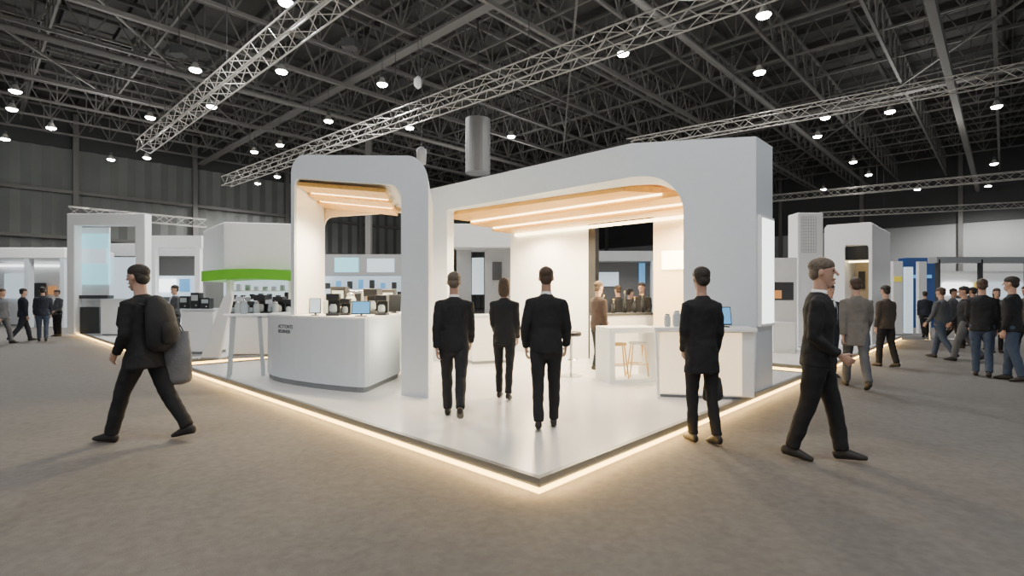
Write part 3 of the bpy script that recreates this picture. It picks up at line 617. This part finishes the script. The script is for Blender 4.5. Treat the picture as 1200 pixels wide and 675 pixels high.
# ---------------------------------------------------------------- people
BAKE = []
ctex = bpy.data.textures.new('folds', 'CLOUDS'); ctex.noise_scale = .11; ctex.noise_depth = 1
def rem(name, mb, m, parent, vox, sm, disp=0):
    o = obj(name, mb, m, parent); r = o.modifiers.new('r','REMESH'); r.mode = 'VOXEL'; r.voxel_size = vox; r.use_smooth_shade = True
    s_ = o.modifiers.new('s','SMOOTH'); s_.iterations = sm; s_.factor = .5
    if disp:
        d_ = o.modifiers.new('d','DISPLACE'); d_.texture = ctex; d_.strength = disp; d_.mid_level = .42; d_.texture_coords = 'LOCAL'
    BAKE.append(o); return o
def person(label, loc, yaw, H=1.78, L=(0,3,0), R=(0,3,0), la=(0,5,12), ra=(0,5,12), lean=0, hy=0, hp=0, fem=False,
           top='suit', legs='suit', hair='hair_d', hstyle='short', shirt=True, vf=.007, hem=.83, group=None, front=True):
    k = H/1.78; wd = .9 if fem else 1.0
    hip0 = Vector((0,0,.93)); ln = Matrix.Rotation(R_(-lean), 3, 'X')
    def legpts(sx, a):
        hf, kf, fpp = a; h = Vector((sx*.09,0,.91)); A = R_(hf); kn = h+Vector((0,math.sin(A),-math.cos(A)))*.43
        A2 = R_(hf-kf); an = kn+Vector((sx*-.01,math.sin(A2),-math.cos(A2)))*.40; P = R_(fpp)
        fy = Vector((0,math.cos(P),math.sin(P))); fz = Vector((0,-math.sin(P),math.cos(P)))
        return h, kn, an, fy, fz
    LG = [legpts(-1,L), legpts(1,R)]
    low = min(min((an-fy*.07-fz*.085).z, (an+fy*.185-fz*.085).z) for h,kn,an,fy,fz in LG)
    up = Vector((0,0,-low))
    def T(x,y,z): return (ln @ (Vector((x,y,z))-hip0))+hip0+up
    t = thing('person', label, 'person', loc, yaw, group)
    X = Vector((1,0,0))
    body = MB(); jac = MB(); tro = MB()
    K = lambda ps: [p*k for p in ps]
    def RD(rs): return [(r[0]*k, r[1]*k) if isinstance(r, tuple) else r*k for r in rs]
    st = [(hem,.186,.134,-.005),(.95,.178,.128,-.005),(1.08,.166,.117,0),(1.22,.184,.124,.005),(1.33,.194,.126,0),(1.39,.182,.112,-.01),(1.43,.140,.092,-.012),(1.465,.085,.070,-.01),(1.485,.066,.060,-.01)]
    if hem < .8: st[0] = (hem,.20,.15,-.005)
    jac.loft(K([T(0,y,z) for z,a,b,y in st]), RD([(a*wd,b*wd) for z,a,b,y in st]), n=24, cap=(False,False))
    body.loft(K([T(0,0,z) for z in (.88,1.08,1.25,1.38,1.44)]), RD([(.14*wd,.10*wd),(.13*wd,.09*wd),(.16*wd,.10*wd),(.14*wd,.085*wd),(.07,.06)]), n=18)
    nk = T(0,-.005,1.44); hr = Matrix.Rotation(R_(hy), 3, 'Z') @ Matrix.Rotation(R_(-hp), 3, 'X')
    hc = T(0,.012,1.665)
    def Hd(x,y,z): return hc+hr @ Vector((x,y,z))
    body.loft(K([nk, T(0,0,1.52), Hd(0,-.012,-.06)]), RD([(.062,.06),(.056*wd,.056*wd),(.055*wd,.06)]), n=14)
    hs = [(-.118,.026,.026,.052),(-.10,.042,.046,.036),(-.07,.056,.068,.020),(-.03,.066,.084,.008),(.01,.073,.092,.002),(.045,.074,.092,-.002),(.08,.060,.076,-.006),(.10,.034,.048,-.006)]
    body.loft(K([Hd(0,yy,z) for z,a,b,yy in hs]), RD([(a,b) for z,a,b,yy in hs]), side=hr @ X, n=20)
    body.loft(K([Hd(0,.092,.012), Hd(0,.108,-.012), Hd(0,.116,-.028)]), RD([.008,.010,.013]), n=8)
    body.ball(Hd(0,.088,-.066)*k, .024*k,.014*k,.011*k, 10, 6); body.ball(Hd(0,.084,-.1)*k, .02*k,.018*k,.016*k, 10, 6)
    body.ball(Hd(0,.082,.026)*k, .05*k,.014*k,.010*k, 10, 6)
    for sx in (-1,1): body.ball(Hd(sx*.078,-.008,-.01)*k, .011*k,.020*k,.032*k, 8, 6)
    hm = MB()
    hm.ball(Hd(0,-.010,.052)*k, .084*k,.106*k,.074*k, 20, 12); hm.ball(Hd(0,-.05,-.015)*k, .072*k,.058*k,.07*k, 16, 10); hm.ball(Hd(0,-.022,.025)*k, .083*k,.080*k,.06*k, 16, 10)
    if hstyle == 'long': hm.loft(K([Hd(0,-.05,.03), Hd(0,-.065,-.08), T(0,-.085,1.47), T(0,-.105,1.38)]), RD([(.08,.06),(.085,.05),(.09,.04),(.06,.025)]), n=16)
    if hstyle == 'bob': hm.loft(K([Hd(0,-.04,.03), Hd(0,-.045,-.07), Hd(0,-.05,-.12)]), RD([(.086,.07),(.09,.06),(.08,.05)]), n=16)
    HA = {}
    for sx, a in ((-1,la),(1,ra)):
        f, ab, el = a; A, Bn = R_(f), R_(ab)
        d1 = Vector((sx*math.sin(Bn), math.sin(A)*math.cos(Bn), -math.cos(A)*math.cos(Bn)))
        A2 = R_(f+el); B2_ = R_(-ab*.2-(14 if el > 30 else 0)); d2 = Vector((sx*math.sin(B2_), math.sin(A2)*math.cos(B2_), -math.cos(A2)*math.cos(B2_)))
        sh = T(sx*.175*wd,-.005,1.385); e_ = sh+d1*.29; wr = e_+d2*.25
        jac.loft(K([T(sx*.10*wd,-.005,1.40), sh, sh+d1*.13, e_, e_+d2*.12, e_+d2*.235]), RD([(.058,.056),(.064,.064),(.059,.059),(.052,.052),(.048,.048),(.041,.043)]), side=(0,1,0), n=14, cap=(True,False))
        body.loft(K([T(sx*.1*wd,0,1.39), sh, e_, e_+d2*.1, wr]), RD([.045,.045,.036,.034,.024]), n=10)
        pn = Vector((-sx,0,0)); pn = (pn-d2*pn.dot(d2)).normalized(); wv = d2.cross(pn).normalized()
        if wv.y < 0 and el < 60: wv = -wv
        pe = wr+d2*.085
        body.loft(K([wr-d2*.01, wr+d2*.04, pe]), RD([(.024,.018),(.036,.016),(.038,.013)]), side=wv, n=12)
        for j, (o_, ln_) in enumerate(((.031,.068),(.0105,.078),(-.010,.072),(-.030,.056))):
            b0 = pe+wv*o_-d2*.01; dA = (d2+pn*.25+wv*o_*2.5).normalized(); m1 = b0+dA*ln_*.5; m2 = m1+(d2*.75+pn*.7+wv*o_*2).normalized()*ln_*.32; m3 = m2+(d2*.3+pn).normalized()*ln_*.28
            body.loft(K([b0,m1,m2,m3]), RD([.0088,.0082,.0078,.0068]), n=8)
        tb = wr+d2*.03+wv*.026; body.loft(K([tb, tb+(wv*.8+d2*.7+pn*.3)*.03, tb+(wv*.9+d2*1.5+pn*.7)*.035]), RD([.013,.011,.0085]), n=8)
        HA[sx] = PM[t.name] @ ((pe+d2*.02+pn*.015)*k)
    HA['sh'] = PM[t.name] @ (T(.15*wd,-.01,1.465)*k); HA['bk'] = PM[t.name] @ (T(0,-.13,1.18)*k)
    tro.loft(K([T(0,0,z) for z in (.86,.93,1.02)]), RD([(.165*wd,.115),(.170*wd,.118),(.150*wd,.108)]), n=20)
    for (h,kn,an,fy,fz), sx in zip(LG, (-1,1)):
        h, kn, an = h+up, kn+up, an+up; hem_p = an+(kn-an).normalized()*.015-fz*.02
        w0 = .94 if fem else 1.04
        tro.loft(K([h+Vector((0,0,.02)), h.lerp(kn,.35), kn, kn.lerp(an,.35), hem_p]), RD([(.090*w0,.098*w0),(.083*w0,.090*w0),(.064*w0,.069*w0),(.060*w0,.065*w0),(.053*w0,.060*w0)]), n=16, cap=(True,False))
        body.loft(K([h, kn, kn.lerp(an,.3), an]), RD([.07,.045,.045,.030]), n=12); body.loft(K([an, an+fy*.05-fz*.038, an+fy*.12-fz*.056]), RD([.028,.022,.014]), n=10)
        s0 = (an-fz*.085)*k
        def cl(v, s0=s0, fz=fz):
            dz = (v-s0).dot(fz); return v-fz*dz if dz < 0 else v
        shm = MB(); shm.loft(K([an-fy*.045-fz*.045, an-fz*.035, an+fy*.06-fz*.048, an+fy*.12-fz*.062, an+fy*.165-fz*.068]), RD([(.034,.046),(.038,.055),(.041,.044),(.042,.034),(.032,.022)]), side=X, n=16, clamp=cl)
        obj('shoe', shm, 'shoe', t, smooth=True)
    rem('body', body, 'skin', t, vf, 2); rem('hair', hm, hair, t, .009, 2)
    rem('jacket', jac, top, t, .012, 5, .024); rem('trousers', tro, legs, t, .012, 4, .020)
    if front:
        for sx in (-1,1): obj('eye', MB().ball(Hd(sx*.030,.086,.004)*k, .012*k,.008*k,.007*k, 10, 6), 'eye', t, smooth=True)
        obj('mouth', MB().ball(Hd(0,.099,-.066)*k, .020*k,.006*k,.005*k, 10, 6), 'lip', t, smooth=True)
    if shirt:
        sm_ = MB().loft(K([T(0,-.008,1.45), T(0,-.004,1.505)]), RD([(.072,.068),(.060,.061)]), n=18, cap=(False,False))
        rows = 7; vs = []; fs = []
        for i in range(rows):
            z = 1.20+.25*i/(rows-1); hw = .004+.05*i/(rows-1)
            a = .19*wd; b = (.122+.002*(i<5)) if z < 1.36 else .122-(z-1.36)*.42
            for x in (-hw, 0, hw): vs.append(T(x, b*wd*math.sqrt(1-(x/a)**2)+.014, z)*k)
        for i in range(rows-1):
            for j in (0,1): fs.append((i*3+j, i*3+j+1, i*3+j+4, i*3+j+3))
        sm_.add(vs, fs); obj('shirt', sm_, 'shirt', t, smooth=True)
    return t, HA
WR = dict(L=(18,6,6), R=(-15,20,-22)); WL = dict(R=(18,6,6), L=(-15,20,-22))
sw = dict(la=(-14,5,12), ra=(14,5,22)); sw2 = dict(la=(14,5,22), ra=(-14,5,12))
p1, h1 = person('man in black striding left past the platform edge with backpack and grey bag', W(170,5.36), R_(84), 1.86, L=(23,6,4), R=(-22,12,-12), la=(0,6,40), ra=(-10,9,40), lean=5, hair='hair_d', top='suit', legs='suit', shirt=False, vf=.006, hem=.76)
person('grey-haired man in black walking into the stand, left of three', W(532,5.88,PZ), R_(4), 1.65, L=(14,6,0), R=(-14,30,-26), la=(-12,7,14), ra=(12,6,26), hair='hair_g', legs='suit2', vf=.006)
person('shorter woman in black standing between the two men in the stand', W(591,6.95,PZ), R_(-8), 1.60, L=(7,6,0), R=(-7,12,-10), la=(0,3,34), ra=(2,5,28), fem=True, hair='hair_b', hstyle='bob', shirt=False, vf=.006, hem=.80)
person('man in black suit seen from behind at centre of the platform', W(640,5.42,PZ), R_(-3), 1.66, L=(-6,10,-8), R=(6,6,0), la=(-6,12,26), ra=(3,12,26), hair='hair_b', vf=.006)
p5, h5 = person('dark-haired person in black standing on the carpet beside the right bar counter', W(822,5.3), R_(8), 1.77, L=(3,4,0), R=(-5,10,-8), la=(4,4,36), ra=(3,8,16), fem=True, hair='hair_d', top='suit', legs='suit', shirt=False, vf=.006, hem=.70)
person('man in dark suit and white shirt striding right in the foreground', W(958,4.74), R_(-124), 1.83, L=(15,5,6), R=(-9,10,-8), la=(-8,5,16), ra=(-6,5,58), lean=2, hair='hair_g', top='suit', legs='suit', vf=.006)
person('man in taupe coat walking behind the foreground man at right', W(1003,8.4), R_(-20), 1.80, **WR, **sw, hair='hair_b', top='taupe', legs='greyc', shirt=False, vf=.009, hem=.7)
person('man in dark brown jacket seen from behind at right', W(1038,10.9), R_(10), 1.70, L=(8,4,0), R=(-8,10,-8), hair='hair_d', top='brownc', legs='suit', shirt=False, vf=.009)
person('person in navy partly hidden behind the foreground man at right', W(972,9.6), R_(180), 1.70, la=(5,5,50), hair='hair_b', top='navyc', legs='navyc', vf=.009)
person('small distant person in navy by the tall banners', W(1084,18.6), R_(-30), 1.66, **WL, hair='hair_d', top='navyc', legs='suit', shirt=False, vf=.012)
person('person in grey walking in the right aisle, left of the group', W(1103,12.3), R_(20), 1.70, **WL, **sw2, hair='hair_b', top='greyc', legs='jeans', shirt=False, vf=.01)
person('person in dark jacket second from left of the right aisle group', W(1130,11.8), R_(60), 1.72, **WR, **sw, hair='hair_d', top='suit2', legs='greyc', shirt=False, vf=.01)
person('man in black jacket and jeans standing in the right aisle group', W(1151,9.6), R_(-40), 1.79, L=(6,4,0), R=(-8,10,-8), la=(5,5,50), hair='hair_b', top='suit2', legs='jeans', shirt=False, vf=.009)
person('man in black with bluish trousers at the right picture edge', W(1186,9.1), R_(30), 1.82, L=(-7,9,-6), R=(8,4,0), hair='hair_d', top='suit', legs='jeans', shirt=False, vf=.009)
person('person in brown cut off by the right picture edge', W(1203,12.4), R_(100), 1.74, **WL, hair='hair_b', top='brownc', legs='suit', shirt=False, vf=.01)
person('distant woman in taupe behind the right aisle group', W(1168,13.6), R_(150), 1.68, la=(5,5,40), fem=True, hair='hair_b', hstyle='bob', top='taupe', legs='suit', shirt=False, vf=.012)
person('distant person in dark grey left of the right aisle group', W(1117,15.5), R_(-150), 1.72, **WL, hair='hair_d', top='greyc', legs='suit', shirt=False, vf=.012)
person('distant person in brown between the two men of the right aisle group', W(1140,14.5), R_(20), 1.74, **WR, hair='hair_d', top='brownc', legs='suit', shirt=False, vf=.012)
person('distant person in dark blue at far left, left of a pair', W(27,16.9), R_(-30), 1.74, **WR, hair='hair_d', top='navyc', legs='navyc', shirt=False, vf=.012)
person('distant person in dark blue at far left, right of a pair', W(50,17.0), R_(40), 1.76, L=(6,4,0), R=(-6,8,-6), hair='hair_d', top='navyc', legs='jeans', shirt=False, vf=.012)
person('distant person in grey right behind the far left pair', W(67,19.0), R_(170), 1.70, la=(5,5,50), hair='hair_b', top='greyc', legs='suit', vf=.012)
person('distant person in grey cut off by the left picture edge', W(2,16.0), R_(-80), 1.72, **WR, hair='hair_b', top='greyc', legs='greyc', shirt=False, vf=.012)
person('person in dark brown top deep inside the pavilion', W(701,9.6,PZ), R_(-60), 1.62, L=(6,5,0), R=(-6,10,-8), la=(5,5,55), hair='hair_b', top='maroon', legs='suit', shirt=False, vf=.009)
person('person in black behind the bar inside the pavilion, facing out', W(752,11.6,PZ), R_(150), 1.66, la=(8,5,60), ra=(8,5,55), hair='hair_d', top='suit', legs='suit', shirt=False, vf=.01)
person('person in dark grey behind the bar with back turned', W(724,12.0,PZ), R_(25), 1.60, la=(8,5,60), hair='hair_b', top='suit2', legs='suit', shirt=False, vf=.01)
person('person in rust brown beyond the bar, between the two others', W(738,13.6), R_(-70), 1.70, **WL, hair='hair_d', top='brownc', legs='suit', shirt=False, vf=.01)
person('distant person in dark clothes behind the left walking man', W(205,13.5,PZ), R_(150), 1.64, la=(8,5,60), hair='hair_d', top='greyc', legs='suit', vf=.011)

dg = bpy.context.evaluated_depsgraph_get(); new = []
for o in BAKE: new.append(bpy.data.meshes.new_from_object(o.evaluated_get(dg)))
for o, me in zip(BAKE, new):
    mm = o.data.materials[0]; o.modifiers.clear(); o.data = me
    if not me.materials: me.materials.append(mm)
    for p in me.polygons: p.use_smooth = True

# bags
sp = h1['sh']; hx, hy_ = sp.x+.25, sp.y-.02
t = thing('shopping_bag', 'large grey tote bag hanging from the shoulder of the left walking man', 'bag', (hx, hy_, .62), R_(8))
obj('body', MB().loft([(0,0,.0),(0,0,.25),(0,0,.50)], [(.16,.07),(.155,.065),(.13,.035)], n=20, cap=(True,False)), 'bagg', t, smooth=True)
lc = PM[t.name].inverted() @ (sp+Vector((.02,0,.01)))
for sy in (-1,1): obj('handle', MB().loft([(-.07,sy*.025,.48), Vector((-.07,sy*.025,.48)).lerp(lc,.5)+Vector((-.03,0,0)), lc, Vector((.07,sy*.025,.48)).lerp(lc,.5)+Vector((.03,0,.02)), (.07,sy*.025,.48)], [.008]*5, side=(0,1,0), n=8), 'dark', t, smooth=True)
bk = h1['bk']; t = thing('backpack', 'bulky black backpack on the back of the left walking man', 'backpack', (bk.x, bk.y, bk.z-.22), R_(84))
rl = Matrix.Rotation(R_(-5), 4, 'X')
b = MB().loft([rl @ Vector(v) for v in ((0,-.06,.02),(0,-.09,.2),(0,-.08,.38),(0,-.05,.46))], [(.15,.09),(.165,.12),(.15,.10),(.10,.06)], n=20); obj('body', b, 'suit2', t, smooth=True)
b = MB().loft([rl @ Vector(v) for v in ((0,-.17,.04),(0,-.19,.14),(0,-.17,.22))], [(.10,.04),(.11,.045),(.10,.035)], n=16); obj('front_pocket', b, 'suit', t, smooth=True)
for sx in (-1,1): obj('strap', MB().loft([rl @ Vector(v) for v in ((sx*.10,0,.42),(sx*.13,.10,.50),(sx*.13,.24,.42),(sx*.14,.27,.25),(sx*.15,.16,.08))], [(.022,.008)]*5, n=8), 'leather', t, smooth=True)
hp = h5[1]; t = thing('handbag', 'small black handbag hanging from the hand of the person at the bar counter', 'bag', (hp.x+.02, hp.y, hp.z-.34), R_(20))
obj('body', MB().loft([(0,0,.0),(0,0,.1),(0,0,.2)], [(.13,.055),(.12,.05),(.10,.03)], n=20, cap=(True,False)), 'leather', t, smooth=True)
for sy in (-1,1): obj('handle', MB().loft([(-.06,sy*.02,.19),(-.04,sy*.01,.28),(0,0,.335),(.04,sy*.01,.28),(.06,sy*.02,.19)], [.006]*5, side=(0,1,0), n=8), 'leather', t, smooth=True)

# ---------------------------------------------------------------- world and camera
w = bpy.data.worlds.new('World'); bpy.context.scene.world = w; w.use_nodes = True
w.node_tree.nodes['Background'].inputs[0].default_value = (.90,.94,1,1); w.node_tree.nodes['Background'].inputs[1].default_value = .72
cam = bpy.data.cameras.new('Camera'); co = bpy.data.objects.new('Camera', cam); C.objects.link(co)
co.location = (0,0,CH); co.rotation_euler = (R_(90),0,0); cam.sensor_width = 36; cam.lens = 36*F/1200; cam.shift_y = (HY-337.5)/1200
cam.clip_end = 300
bpy.context.scene.camera = co
